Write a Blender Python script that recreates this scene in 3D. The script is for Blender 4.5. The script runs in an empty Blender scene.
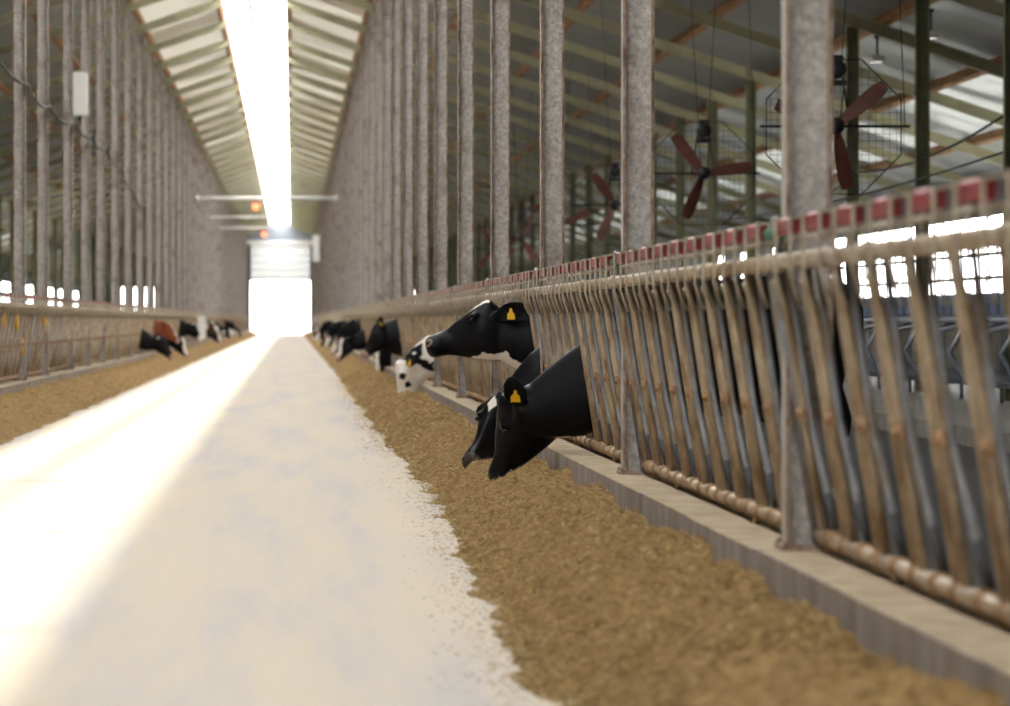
import bpy, bmesh, math, random
from mathutils import Vector, Matrix, noise
random.seed(7)
S = bpy.context.scene
C = S.collection
PI = math.pi

# ------------------------------------------------------------------ layout (metres; camera at the origin looking down +Y)
CAM_Z = 1.15
FOC = 3458.0                       # focal length in pixels at 1010 wide
XR, XL = 1.85, -3.72               # steel post rows either side of the feed alley
XC = (XR + XL) / 2                 # alley centre line, under the ridge
BAY = 6.06
FR = [12.4 + BAY * k for k in range(-1, 46)]   # frames
YEND = 290.0
YBACK = -30.0                      # the barn goes on behind the camera
SKY, SUN = 13.5, 6.0
HALF = 15.6                        # half width of the barn
def rafter_z(x): return 8.20 - 0.34 * (abs(x - XC) - 2.785)     # underside of rafters
RAF_D, PUR_H = 0.19, 0.15
def sheet_z(x): return rafter_z(x) + (RAF_D + PUR_H) * 1.056 + .025

# ------------------------------------------------------------------ materials
def mat(name, base=(.5, .5, .5), rough=.6, metal=0., spec=.5, build=None):
    m = bpy.data.materials.new(name); m.use_nodes = True
    nt = m.node_tree; b = nt.nodes['Principled BSDF']
    b.inputs['Base Color'].default_value = (*base, 1); b.inputs['Roughness'].default_value = rough
    b.inputs['Metallic'].default_value = metal; b.inputs['Specular IOR Level'].default_value = spec
    if build: build(nt, b)
    return m
def node(nt, t, **kw):
    n = nt.nodes.new(t)
    for k, v in kw.items():
        if k in n.inputs: n.inputs[k].default_value = v
        else: setattr(n, k, v)
    return n
def coords(nt, scale=(1, 1, 1), kind='Object', loc=(0, 0, 0)):
    tc = node(nt, 'ShaderNodeTexCoord'); mp = node(nt, 'ShaderNodeMapping')
    mp.inputs['Scale'].default_value = scale; mp.inputs['Location'].default_value = loc
    if kind == 'World':
        g = node(nt, 'ShaderNodeNewGeometry'); nt.links.new(g.outputs['Position'], mp.inputs['Vector'])
    else:
        nt.links.new(tc.outputs[kind], mp.inputs['Vector'])
    return mp.outputs['Vector']
def ntex(nt, vec, scale, detail=4, rough=.55):
    n = node(nt, 'ShaderNodeTexNoise'); n.inputs['Scale'].default_value = scale
    n.inputs['Detail'].default_value = detail; n.inputs['Roughness'].default_value = rough
    nt.links.new(vec, n.inputs['Vector']); return n.outputs['Fac']
def ramp(nt, fac, stops):
    r = node(nt, 'ShaderNodeValToRGB'); e = r.color_ramp.elements
    while len(e) < len(stops): e.new(.5)
    for k, (p, c) in enumerate(stops):
        e[k].position = p; e[k].color = (*c, 1)
    nt.links.new(fac, r.inputs['Fac']); return r.outputs['Color']
def mix(nt, fac, a, b, mode='MIX'):
    n = node(nt, 'ShaderNodeMix', data_type='RGBA', blend_type=mode)
    for sock, v in ((n.inputs[0], fac), (n.inputs[6], a), (n.inputs[7], b)):
        if hasattr(v, 'links'): nt.links.new(v, sock)
        elif isinstance(v, (int, float)): sock.default_value = v
        else: sock.default_value = (*v, 1)
    return n.outputs[2]
def bump(nt, b, h, strength=.3, dist=.01):
    n = node(nt, 'ShaderNodeBump'); n.inputs['Strength'].default_value = strength; n.inputs['Distance'].default_value = dist
    nt.links.new(h, n.inputs['Height']); nt.links.new(n.outputs['Normal'], b.inputs['Normal'])
def mottled(c1, c2, sc, c3=None, sc3=2., kind='World', bstr=.0, p=(.35, .65)):
    def f(nt, b):
        v = coords(nt, kind=kind)
        n1 = ntex(nt, v, sc, 6, .65)
        col = ramp(nt, n1, [(p[0], c1), (p[1], c2)])
        if c3:
            n2 = ntex(nt, v, sc3, 4)
            r = ramp(nt, n2, [(.5, (0, 0, 0)), (.68, (1, 1, 1))])
            col = mix(nt, r, col, c3)
        nt.links.new(col, b.inputs['Base Color'])
        if bstr: bump(nt, b, n1, bstr, .01)
    return f

def post_build(nt, b):
    v = coords(nt, kind='World'); n1 = ntex(nt, v, 34, 8, .75); n2 = ntex(nt, v, 3.2, 4, .6)
    col = ramp(nt, n1, [(.28, (.21, .18, .16)), (.47, (.44, .41, .385)), (.7, (.74, .71, .68))])
    r = ramp(nt, n2, [(.50, (0, 0, 0)), (.72, (.75, .75, .75))])
    col = mix(nt, r, col, (.22, .17, .14))
    nt.links.new(col, b.inputs['Base Color']); bump(nt, b, n1, .3, .004)
M = {}
M['post'] = mat('mottled_galvanised_steel', rough=.7, metal=.0, spec=.35, build=post_build)
M['post_rust'] = mat('rusty_flange_edge', rough=.8, build=mottled((.22, .12, .07), (.44, .36, .30), 18, (.12, .07, .045), 5))
M['tan'] = mat('dusty_tan_tube', rough=.42, metal=.22, spec=.5, build=mottled((.33, .245, .155), (.56, .45, .32), 7, (.24, .145, .075), 5, bstr=.12))
M['galv'] = mat('dull_galvanised_tube', rough=.45, metal=.3, build=mottled((.20, .21, .235), (.36, .36, .37), 14, (.26, .18, .10), 4, p=(.3, .7)))
M['dark_rubber'] = mat('dark_rubber', (.05, .05, .055), .7)
M['rust'] = mat('rust_brown_bracket', rough=.8, build=mottled((.28, .16, .08), (.42, .27, .14), 25))
M['strap'] = mat('grey_strap_metal', rough=.5, metal=.2, build=mottled((.36, .30, .22), (.54, .48, .38), 15))
M['red'] = mat('red_plastic_sleeve', rough=.4, build=mottled((.22, .008, .014), (.32, .02, .028), 20))
M['green'] = mat('green_plastic', (.02, .20, .10), .45)
M['yellow'] = mat('yellow_plastic', (.75, .42, .02), .45)
M['olive'] = mat('olive_painted_steel', rough=.55, build=mottled((.37, .365, .235), (.44, .435, .295), 3, (.31, .30, .20), 1.2))
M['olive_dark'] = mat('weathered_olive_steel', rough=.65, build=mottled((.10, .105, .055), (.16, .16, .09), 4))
M['wood'] = mat('rough_sawn_wood', rough=.8, build=lambda nt, b: nt.links.new(ramp(nt, ntex(nt, coords(nt, (9, .35, 9), 'World'), 3, 5), [(.3, (.18, .085, .035)), (.5, (.33, .175, .075)), (.72, (.48, .29, .14))]), b.inputs['Base Color']))
def floor_build(nt, b):
    v = coords(nt, kind='World'); vl = coords(nt, (1.4, .10, 1), 'World')
    n1 = ntex(nt, vl, 1.6, 5, .6); n2 = ntex(nt, v, 9, 8, .7); n3 = ntex(nt, v, 70, 4, .7)
    col = ramp(nt, n1, [(.36, (.50, .485, .485)), (.50, (.61, .545, .46)), (.66, (.66, .565, .44))])
    col = mix(nt, ramp(nt, n2, [(.40, (0, 0, 0)), (.72, (.75, .75, .75))]), col, (.64, .54, .40))
    col = mix(nt, ramp(nt, n3, [(.56, (0, 0, 0)), (.74, (.5, .5, .5))]), col, (.40, .29, .165))
    nt.links.new(col, b.inputs['Base Color']); bump(nt, b, n2, .25, .01)
M['floor'] = mat('dusty_alley_concrete', rough=.75, spec=.3, build=floor_build)
M['pen_floor'] = mat('wet_pen_concrete', rough=.6, spec=.25, build=mottled((.04, .038, .036), (.075, .071, .066), 2.5))
def curb_build(nt, b):
    v = coords(nt, kind='World'); n1 = ntex(nt, v, 7, 6, .65); n2 = ntex(nt, coords(nt, (6, 3.2, .5), 'World'), 1.6, 4)
    g = node(nt, 'ShaderNodeNewGeometry'); sx = node(nt, 'ShaderNodeSeparateXYZ'); nt.links.new(g.outputs['Normal'], sx.inputs[0])
    col = ramp(nt, n2, [(.30, (.17, .145, .13)), (.5, (.26, .23, .21)), (.70, (.38, .35, .33))])
    col = mix(nt, ramp(nt, n1, [(.3, (0, 0, 0)), (.75, (.6, .6, .6))]), col, (.38, .30, .22))
    dust = ramp(nt, n1, [(.3, (.27, .195, .115)), (.7, (.48, .385, .27))])
    nt.links.new(mix(nt, sx.outputs['Z'], col, dust), b.inputs['Base Color']); bump(nt, b, n1, .4, .015)
M['curb'] = mat('stained_concrete_curb', rough=.85, build=curb_build)
def feed_build(nt, b):
    g = node(nt, 'ShaderNodeNewGeometry'); v = coords(nt, kind='World')
    n1 = ntex(nt, v, 22, 6, .75); n2 = ntex(nt, v, 2.2, 3)
    ci = ramp(nt, g.outputs['Random Per Island'], [(0, (.14, .08, .03)), (.35, (.36, .225, .09)), (.75, (.56, .38, .165)), (1, (.78, .59, .31))])
    cn = ramp(nt, n1, [(.28, (.09, .05, .018)), (.5, (.32, .20, .08)), (.72, (.56, .38, .17))])
    at = node(nt, 'ShaderNodeAttribute', attribute_name='straw')
    col = mix(nt, at.outputs['Fac'], cn, ci)
    col = mix(nt, ramp(nt, n2, [(.4, (0, 0, 0)), (.8, (.35, .35, .35))]), col, (.38, .25, .11))
    nt.links.new(col, b.inputs['Base Color']); bump(nt, b, n1, .8, .03)
M['feed'] = mat('chopped_mixed_feed', rough=.9, spec=.15, build=feed_build)
M['endwall'] = mat('blue_grey_end_cladding', rough=.6, build=mottled((.20, .23, .27), (.27, .30, .34), .8))
M['wallc'] = mat('grey_side_curtain', rough=.7, build=mottled((.16, .19, .22), (.24, .27, .30), .7))
M['white'] = mat('white_painted_metal', (.80, .80, .78), .45)
M['black'] = mat('black_metal', (.015, .015, .016), .5)
M['fanred'] = mat('dark_red_fan_blade', rough=.55, build=mottled((.10, .028, .02), (.16, .05, .038), 5))
M['wire'] = mat('grey_wire_mesh', (.12, .12, .12), .5, .4)
M['cable'] = mat('black_cable', (.02, .02, .02), .6)
M['frame_dark'] = mat('dark_blue_door_frame', (.06, .075, .10), .5)
M['ground'] = mat('outside_gravel', rough=.9, build=mottled((.45, .43, .38), (.6, .58, .53), .6))
M['stallpipe'] = mat('galvanised_stall_pipe', (.28, .31, .37), .45, .4)
M['bluetarp'] = mat('blue_curtain_tarp', (.07, .16, .42), .5)
M['conc'] = mat('stall_platform_concrete', rough=.85, build=mottled((.17, .155, .135), (.28, .26, .23), 3))
M['lampglass'] = mat('lamp_lens_glass', (.72, .76, .70), .2)

def glow(name, col, st):
    m = bpy.data.materials.new(name); m.use_nodes = True; b = m.node_tree.nodes['Principled BSDF']
    b.inputs['Base Color'].default_value = (*col, 1); b.inputs['Emission Color'].default_value = (*col, 1); b.inputs['Emission Strength'].default_value = st
    return m
M['redlamp'] = glow('lit_red_lamp', (1, .12, .05), 6)
def glass_mat(name, tint, fac_gloss=.06, translucent=0.):
    m = bpy.data.materials.new(name); m.use_nodes = True; nt = m.node_tree; nt.nodes.clear()
    o = node(nt, 'ShaderNodeOutputMaterial'); t = node(nt, 'ShaderNodeBsdfTransparent'); t.inputs[0].default_value = (*tint, 1)
    cur = t.outputs[0]
    if translucent:
        tr = node(nt, 'ShaderNodeBsdfTranslucent'); tr.inputs[0].default_value = (*tint, 1)
        mx = node(nt, 'ShaderNodeMixShader'); mx.inputs[0].default_value = translucent
        nt.links.new(cur, mx.inputs[1]); nt.links.new(tr.outputs[0], mx.inputs[2]); cur = mx.outputs[0]
    g = node(nt, 'ShaderNodeBsdfGlossy'); g.inputs['Roughness'].default_value = .15
    mx = node(nt, 'ShaderNodeMixShader'); mx.inputs[0].default_value = fac_gloss
    nt.links.new(cur, mx.inputs[1]); nt.links.new(g.outputs[0], mx.inputs[2]); nt.links.new(mx.outputs[0], o.inputs[0])
    return m
M['skylight'] = glass_mat('clear_ridge_sheet', (.95, .96, .97), .04)
M['doorpanel'] = None
def translucent_panel(name, col, amount):
    m = bpy.data.materials.new(name); m.use_nodes = True; nt = m.node_tree; nt.nodes.clear()
    o = node(nt, 'ShaderNodeOutputMaterial'); d = node(nt, 'ShaderNodeBsdfDiffuse'); d.inputs[0].default_value = (*col, 1)
    tr = node(nt, 'ShaderNodeBsdfTranslucent'); tr.inputs[0].default_value = (*col, 1)
    mx = node(nt, 'ShaderNodeMixShader'); mx.inputs[0].default_value = amount
    nt.links.new(d.outputs[0], mx.inputs[1]); nt.links.new(tr.outputs[0], mx.inputs[2]); nt.links.new(mx.outputs[0], o.inputs[0])
    return m
M['doorpanel'] = translucent_panel('white_translucent_door_section', (.80, .83, .84), .10)
# roof sheets: blue-grey metal, with rows of translucent sheets low on the slope
def roof_material():
    m = bpy.data.materials.new('corrugated_roof_sheet'); m.use_nodes = True; nt = m.node_tree; b = nt.nodes['Principled BSDF']; o = nt.nodes['Material Output']
    v = coords(nt, kind='World'); n1 = ntex(nt, v, 1.3, 5); n2 = ntex(nt, coords(nt, (.4, .9, 1), 'World'), .5, 2)
    nt.links.new(ramp(nt, n1, [(.3, (.20, .22, .23)), (.7, (.29, .31, .315))]), b.inputs['Base Color'])
    b.inputs['Roughness'].default_value = .45
    w = node(nt, 'ShaderNodeTexWave', bands_direction='Y'); w.inputs['Scale'].default_value = 1.1; nt.links.new(v, w.inputs['Vector'])
    bump(nt, b, w.outputs['Fac'], .5, .03)
    tr = node(nt, 'ShaderNodeBsdfTranslucent'); tr.inputs[0].default_value = (.74, .76, .74, 1)
    sx = node(nt, 'ShaderNodeSeparateXYZ'); nt.links.new(v, sx.inputs[0])
    a = node(nt, 'ShaderNodeMath', operation='SUBTRACT'); nt.links.new(sx.outputs['X'], a.inputs[0]); a.inputs[1].default_value = XC
    ab = node(nt, 'ShaderNodeMath', operation='ABSOLUTE'); nt.links.new(a.outputs[0], ab.inputs[0])
    dv = node(nt, 'ShaderNodeMath', operation='DIVIDE'); nt.links.new(ab.outputs[0], dv.inputs[0]); dv.inputs[1].default_value = HALF
    stops = [(0, (.20,) * 3), (2.85 / HALF, (0, 0, 0)), (10.35 / HALF, (.12,) * 3), (12.2 / HALF, (.26,) * 3), (14.1 / HALF, (.10,) * 3)]
    r = node(nt, 'ShaderNodeValToRGB'); r.color_ramp.interpolation = 'CONSTANT'; e = r.color_ramp.elements
    while len(e) < len(stops): e.new(.5)
    for k, (p, c) in enumerate(stops): e[k].position = p; e[k].color = (*c, 1)
    nt.links.new(dv.outputs[0], r.inputs['Fac'])
    mul = node(nt, 'ShaderNodeMath', operation='MULTIPLY'); nt.links.new(r.outputs['Color'], mul.inputs[0])
    nt.links.new(ramp(nt, n2, [(.40, (.25,) * 3), (.55, (1,) * 3)]), mul.inputs[1])
    al = node(nt, 'ShaderNodeMath', operation='LESS_THAN'); nt.links.new(ab.outputs[0], al.inputs[0]); al.inputs[1].default_value = 2.85
    src = b.inputs['Base Color'].links[0].from_socket
    nt.links.new(mix(nt, al.outputs[0], src, (.70, .65, .56)), b.inputs['Base Color'])
    mx = node(nt, 'ShaderNodeMixShader'); nt.links.new(mul.outputs[0], mx.inputs[0])
    nt.links.new(b.outputs[0], mx.inputs[1]); nt.links.new(tr.outputs[0], mx.inputs[2]); nt.links.new(mx.outputs[0], o.inputs[0])
    return m
M['roof'] = roof_material()

# ------------------------------------------------------------------ mesh builder
class MB:
    def __init__(s): s.v = []; s.f = []; s.m = []; s.mats = []; s.smooth = []
    def mi(s, m):
        if m not in s.mats: s.mats.append(m)
        return s.mats.index(m)
    def add(s, vs, fs, m, smooth=False):
        o = len(s.v); s.v += [tuple(x) for x in vs]; k = s.mi(m)
        for f in fs: s.f.append(tuple(o + i for i in f)); s.m.append(k); s.smooth.append(smooth)
    def box(s, a, b, m, bev=0.):
        (x0, y0, z0), (x1, y1, z1) = [(min(p, q)) for p, q in zip(a, b)], [(max(p, q)) for p, q in zip(a, b)]
        if bev:                                     # chamfer the edges that run along y
            c = bev
            pr = [(x0 + c, z0), (x1 - c, z0), (x1, z0 + c), (x1, z1 - c), (x1 - c, z1), (x0 + c, z1), (x0, z1 - c), (x0, z0 + c)]
            vs = [(x, y0, z) for x, z in pr] + [(x, y1, z) for x, z in pr]; n = 8
            s.add(vs, [tuple(range(n - 1, -1, -1))[::-1], tuple(range(n, 2 * n))[::-1]] + [(i, i + n, (i + 1) % n + n, (i + 1) % n) for i in range(n)], m); return
        vs = [(x, y, z) for x in (x0, x1) for y in (y0, y1) for z in (z0, z1)]
        s.add(vs, [(0, 1, 3, 2), (4, 6, 7, 5), (0, 4, 5, 1), (2, 3, 7, 6), (0, 2, 6, 4), (1, 5, 7, 3)], m)
    def bar(s, p, q, w, h, m, up=(0, 0, 1)):        # rectangular bar from p to q
        p, q = Vector(p), Vector(q); d = (q - p).normalized(); u = Vector(up); sd = d.cross(u)
        if sd.length < 1e-4: sd = d.cross(Vector((0, 1, 0)))
        sd.normalize(); u = sd.cross(d)
        vs = [c + sd * (a * w / 2) + u * (b * h / 2) for c in (p, q) for a, b in ((-1, -1), (1, -1), (1, 1), (-1, 1))]
        s.add(vs, [(0, 1, 2, 3), (7, 6, 5, 4), (0, 4, 5, 1), (1, 5, 6, 2), (2, 6, 7, 3), (3, 7, 4, 0)], m)
    def tube(s, pts, r, m, n=8, caps=True):
        pts = [Vector(p) for p in pts]; rs = r if isinstance(r, (list, tuple)) else [r] * len(pts)
        rings = []; prev = None
        for i, p in enumerate(pts):
            d = (pts[min(i + 1, len(pts) - 1)] - pts[max(i - 1, 0)]).normalized()
            a = prev - d * prev.dot(d) if prev else (d.cross(Vector((0, 0, 1))) if abs(d.z) < .9 else d.cross(Vector((1, 0, 0))))
            a.normalize(); prev = a; b = d.cross(a)
            rings.append([p + (a * math.cos(2 * PI * k / n) + b * math.sin(2 * PI * k / n)) * rs[i] for k in range(n)])
        vs = [v for rg in rings for v in rg]; fs = []
        for i in range(len(rings) - 1):
            for k in range(n): fs.append((i * n + k, i * n + (k + 1) % n, (i + 1) * n + (k + 1) % n, (i + 1) * n + k))
        if caps: fs += [tuple(range(n))[::-1], tuple(range((len(rings) - 1) * n, len(rings) * n))]
        s.add(vs, fs, m, True)
    def lathe(s, prof, m, n=16, axis='z', o=(0, 0, 0)):
        vs = []
        for r, h in prof:
            for k in range(n):
                a = 2 * PI * k / n; c, d = r * math.cos(a), r * math.sin(a)
                vs.append({'z': (o[0] + c, o[1] + d, o[2] + h), 'y': (o[0] + c, o[1] + h, o[2] + d), 'x': (o[0] + h, o[1] + c, o[2] + d)}[axis])
        L = len(prof); fs = [(i * n + k, i * n + (k + 1) % n, (i + 1) * n + (k + 1) % n, (i + 1) * n + k) for i in range(L - 1) for k in range(n)]
        fs += [tuple(range(n))[::-1], tuple(range((L - 1) * n, L * n))]
        s.add(vs, fs, m, True)
    def mesh(s, name):
        me = bpy.data.meshes.new(name); me.from_pydata(s.v, [], s.f)
        for m in s.mats: me.materials.append(m)
        me.polygons.foreach_set('material_index', s.m); me.polygons.foreach_set('use_smooth', s.smooth)
        me.update()
        bm = bmesh.new(); bm.from_mesh(me); bmesh.ops.recalc_face_normals(bm, faces=bm.faces); bm.to_mesh(me); bm.free()
        return me
    def build(s, name, parent=None, loc=None):
        return link(name, s.mesh(name), parent, loc)
def link(name, me, parent=None, loc=None):
    o = bpy.data.objects.new(name, me); C.objects.link(o)
    if parent: o.parent = parent
    if loc: o.location = loc
    return o
def tag(o, label, cat, group=None, kind=None):
    if label: o['label'] = label
    if cat: o['category'] = cat
    if group: o['group'] = group
    if kind: o['kind'] = kind
    return o
def empty(name, loc, label, cat, group=None, rz=0.):
    o = bpy.data.objects.new(name, None); C.objects.link(o); o.location = loc; o.rotation_euler = (0, 0, rz); o.empty_display_size = .2
    return tag(o, label, cat, group)
def structure(o, label=None, cat=None):
    o['kind'] = 'structure'
    if label: o['label'] = label; o['category'] = cat
    return o
def copy_tree(src, loc, label, group=None):
    r = src.copy(); C.objects.link(r); r.location = loc; r['label'] = label
    if group: r['group'] = group
    for ch in list(src.children):
        c = ch.copy(); C.objects.link(c); c.parent = r
        for g in list(ch.children):
            d = g.copy(); C.objects.link(d); d.parent = c
    return r
ORD = ['first', 'second', 'third', 'fourth', 'fifth', 'sixth', 'seventh', 'eighth', 'ninth', 'tenth', 'eleventh', 'twelfth', 'thirteenth', 'fourteenth', 'fifteenth', 'sixteenth', 'seventeenth', 'eighteenth', 'nineteenth', 'twentieth']

# ------------------------------------------------------------------ the shell
CURB_Z = .33
m = MB(); m.box((XL + .15, YBACK, -.2), (XR - .15, YEND + .5, 0), M['floor'])
structure(m.build('floor'), 'pale dusty concrete driveway running down the middle of the barn', 'floor')
for sgn, xp, side in ((1, XR, 'right'), (-1, XL, 'left')):
    m = MB(); x0, x1 = xp - sgn * .19, xp + sgn * .22
    ys = [YBACK + i * 2.02 for i in range(160)]; ys = [y for y in ys if y < YEND - .1] + [YEND - .05]
    for i in range(len(ys) - 1):                       # cast in lengths with open joints
        m.box((x0 + sgn * random.uniform(-.006, .006), ys[i] + .004, -.1), (x1, ys[i + 1] - .004, CURB_Z), M['curb'])
    structure(m.build('curb_' + side), 'stained concrete feed curb under the %s headlock fence' % side, 'curb')
    m = MB(); m.box((x1, YBACK, -.2), (XC + sgn * HALF, YEND, 0), M['pen_floor'])
    structure(m.build('floor_' + side), 'dark wet pen floor behind the %s fence' % side, 'floor')
    # roof slope
    m = MB(); n = 2
    a, b = .80, HALF + .25
    P = [(XC + sgn * a, sheet_z(XC + a)), (XC + sgn * b, sheet_z(XC + b))]
    vs = []
    for y in (YBACK - .6, YEND + .6):
        for x, z in P: vs += [(x, y, z), (x, y, z + .05)]
    m.add(vs, [(0, 2, 6, 4), (1, 5, 7, 3), (0, 4, 5, 1), (2, 3, 7, 6), (0, 1, 3, 2), (4, 6, 7, 5)], M['roof'])
    structure(m.build('ceiling_' + side), 'corrugated sheet roof slope over the %s side' % side, 'ceiling')
    # side wall: low wall, open band, rolled curtain, upper cladding
    xw = XC + sgn * HALF; ez = rafter_z(XC + HALF)
    m = MB(); m.box((xw, YBACK, -.2), (xw + sgn * .15, YEND, 1.0), M['conc'])
    if side == 'right': segs = [(YBACK, 57), (94, 104), (105.5, 111), (113, 117.5), (119, YEND)]
    else: segs = [(YBACK, 120), (172, 198), (204, 214), (222, 234), (244, 247), (252, 262), (271, YEND)]
    for a0, a1 in segs:
        m.box((xw + sgn * .02, a0, 1.0), (xw + sgn * .08, a1, 3.35), M['wallc'])
    m.box((xw, YBACK, 3.35), (xw + sgn * .12, YEND, ez + .35), M['wallc'])
    structure(m.build('wall_' + side), 'low %s side wall with curtains and an open band' % side, 'wall')
    m = MB()
    for y in [70 + 1.01 * i for i in range(24)] if side == 'right' else []:
        m.box((xw + .03, y - .025, 1.0), (xw + .07, y + .025, 3.35), M['wallc'])
    if side == 'right':
        for z in (1.55, 2.05, 2.55, 2.95): m.box((xw + .035, 70, z - .05), (xw + .065, 94, z + .05), M['wallc'])
        m.box((xw + .08, 70, 1.0), (xw + .1, 94, 1.75), M['bluetarp'])
        structure(m.build('window_2'), 'open band with slim bars and blue curtain in the far side wall', 'window')
# ridge skylight
m = MB()
for sgn in (1, -1):
    vs = []
    for y in (YBACK - .6, YEND + .6):
        for x, z in ((XC, sheet_z(XC)), (XC + sgn * .80, sheet_z(XC + .8))): vs += [(x, y, z + .03)]
    m.add(vs, [(0, 1, 3, 2)], M['skylight'])
structure(m.build('window_1'), 'long clear ridge skylight glaring white', 'window')
# gable wall behind the camera, with its own open door
m = MB()
for a, b, zb in ((XC - HALF, DXA := -2.97, 0), (DXA, XC, 4.4), (XC, DXB := 1.45, 4.4), (DXB, XC + HALF, 0)):
    za, zc = sheet_z(a) - .03, sheet_z(b) - .03; y0, y1 = YBACK - .2, YBACK
    vs = [(a, y0, zb), (b, y0, zb), (b, y0, zc), (a, y0, za), (a, y1, zb), (b, y1, zb), (b, y1, zc), (a, y1, za)]
    m.add(vs, [(0, 1, 2, 3), (7, 6, 5, 4), (0, 4, 5, 1), (1, 5, 6, 2), (2, 6, 7, 3), (3, 7, 4, 0)], M['endwall'])
structure(m.build('wall_front'), 'gable wall behind the viewer with an open door', 'wall')
# end wall
DX0, DX1, DZ = -3.50, 1.72, 7.55
m = MB(); y0, y1 = YEND, YEND + .2
holes = [(XC - HALF, -14.3, 'wall'), (-14.3, -11.0, 'door', 3.9), (-11.0, -7.75, 'wall'), (-7.75, -7.35, 'door', 3.9), (-7.35, DX0, 'wall'), (DX0, DX1, 'door', DZ), (DX1, 9.2, 'wall'), (9.2, 11.6, 'door', 3.7), (11.6, XC + HALF, 'wall')]
for h in holes:
    xs = sorted(set([h[0], h[1]] + ([XC] if h[0] < XC < h[1] else [])))
    for a, b in zip(xs, xs[1:]):
        zb = 0 if h[2] == 'wall' else h[3]
        za, zc = sheet_z(a) - .03, sheet_z(b) - .03
        vs = [(a, y0, zb), (b, y0, zb), (b, y0, zc), (a, y0, za), (a, y1, zb), (b, y1, zb), (b, y1, zc), (a, y1, za)]
        m.add(vs, [(0, 1, 2, 3), (7, 6, 5, 4), (0, 4, 5, 1), (1, 5, 6, 2), (2, 6, 7, 3), (3, 7, 4, 0)], M['endwall'])
structure(m.build('wall_back'), 'blue grey gable wall at the far end of the barn', 'wall')
d = empty('door_1', ((DX0 + DX1) / 2, YEND, 0), 'white sectional door raised partway over the bright far exit', 'door'); d['kind'] = 'structure'
hw = (DX1 - DX0) / 2
m = MB()
for s_ in (-1, 1): m.box((s_ * hw - .14, -.14, 0), (s_ * hw + .14, -.02, DZ + .1), M['frame_dark'])
m.box((-hw - .5, -.16, DZ), (hw + .5, -.02, DZ + .3), M['white'])
m.build('door_frame', d)
for i in range(5):
    m = MB(); z0 = 4.46 + i * .62
    m.box((-hw, -.02, z0), (hw, .04, z0 + .615), M['doorpanel']); m.box((-hw, -.035, z0), (hw, -.02, z0 + .03), M['white'])
    m.build('door_section', d)
m = MB(); m.box((-120, -150, -.25), (120, YBACK - .2, -.02), M['ground']); m.box((-120, YEND + .2, -.25), (120, YEND + 400, -.02), M['ground'])
for s_ in (-1, 1): m.box((XC + s_ * (HALF + .15), -60, -.25), (XC + s_ * 160, YEND + .2, -.06), M['ground'])
structure(m.build('ground'), 'bright gravel yard outside the far door', 'ground')

# ------------------------------------------------------------------ steel frames
def ibeam_post(m, x, y, z0, z1, depth, width, web=.012, fl=.014, mw='post', me='post_rust'):
    hx, hy = depth / 2, width / 2
    m.box((x - hx + fl, y - web / 2, z0), (x + hx - fl, y + web / 2, z1), M[mw])
    for s_ in (-1, 1):
        xa, xb = x + s_ * hx, x + s_ * (hx - fl)
        m.box((xa, y - hy, z0), (xb, y + hy, z1), M[mw])
        m.box((min(xa, xb) - .001, y - hy - .002, z0), (max(xa, xb) + .001, y - hy, z1), M[me])
def post_mesh(zt, dep, wid, mw, me, plate=True, base=0.):
    m = MB(); ibeam_post(m, 0, 0, 0, zt, dep, wid, mw=mw, me=me); b = m.mesh('post_shaft')
    m = MB()
    if plate:
        m.box((-dep * .62, -wid * .75, 0), (dep * .62, wid * .75, .018), M[me])
        for a in (-1, 1):
            for c in (-1, 1): m.lathe([(.016, .018), (.016, .035)], M[me], 6, 'z', (a * dep * .5, c * wid * .62, 0))
    return b, m.mesh('base_plate')
zt = rafter_z(XR) - CURB_Z
pm, pp = post_mesh(zt, .165, .125, 'post', 'post_rust')
def add_post(x, y, z, label, group, name='steel_post', meshes=(pm, pp)):
    e = empty(name, (x, y, z), label, 'post', group)
    link('post_shaft', meshes[0], e); link('base_plate', meshes[1], e)
for k, y in enumerate(FR):
    if k == 0: continue                                 # beside the camera, out of view
    n = k - 1
    if n < 7: lab = ['broad mottled steel post, nearest of those rising behind the headlock fence', 'mottled grey steel post, second nearest behind the right headlock fence', 'mottled grey steel post just behind the standing cow, third from the front', 'slim grey steel post, fourth from the front of the right row', 'slim grey steel post, fifth from the front of the right row', 'slim grey steel post, sixth from the front of the right row', 'slim grey steel post, seventh from the front of the right row'][n]
    elif n < 14: lab = 'blurred steel post, %s from the front of the right row' % ORD[n]
    else: lab = 'distant steel post in the crowded far end of the right row'
    add_post(XR, y, CURB_Z, lab, 'steel posts along the right feed fence')
LP = [47.4, 51.8, 57.7, 62.6, 67.6, 73.2] + [y for y in FR if y > 78]
for n, y in enumerate(LP):
    if n < 12: lab = 'pale steel post, %s from the front of the left row' % ORD[n]
    else: lab = 'distant steel post in the crowded far end of the left row'
    add_post(XL, y, CURB_Z, lab, 'steel posts along the left feed fence')
XG = {1: 8.9, -1: 2 * XC - 8.9}
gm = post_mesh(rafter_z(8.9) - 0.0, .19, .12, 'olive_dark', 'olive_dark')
for sgn in (1, -1):
    for k, y in enumerate(FR):
        if y < (36 if sgn == 1 else 100): continue
        n = sum(1 for q in FR[:k] if q >= 36)
        if sgn == 1 and n < 10: lab = 'dark olive post, %s of the inner row inside the right wing' % ORD[n]
        elif sgn == 1: lab = 'dim olive post far down the inner row of the right wing'
        else: lab = 'dim olive post in the dark inner row of the left wing'
        add_post(XG[sgn], y, 0, lab, 'olive posts inside the %s wing' % ('right' if sgn == 1 else 'left'), 'wing_post', gm)

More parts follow.
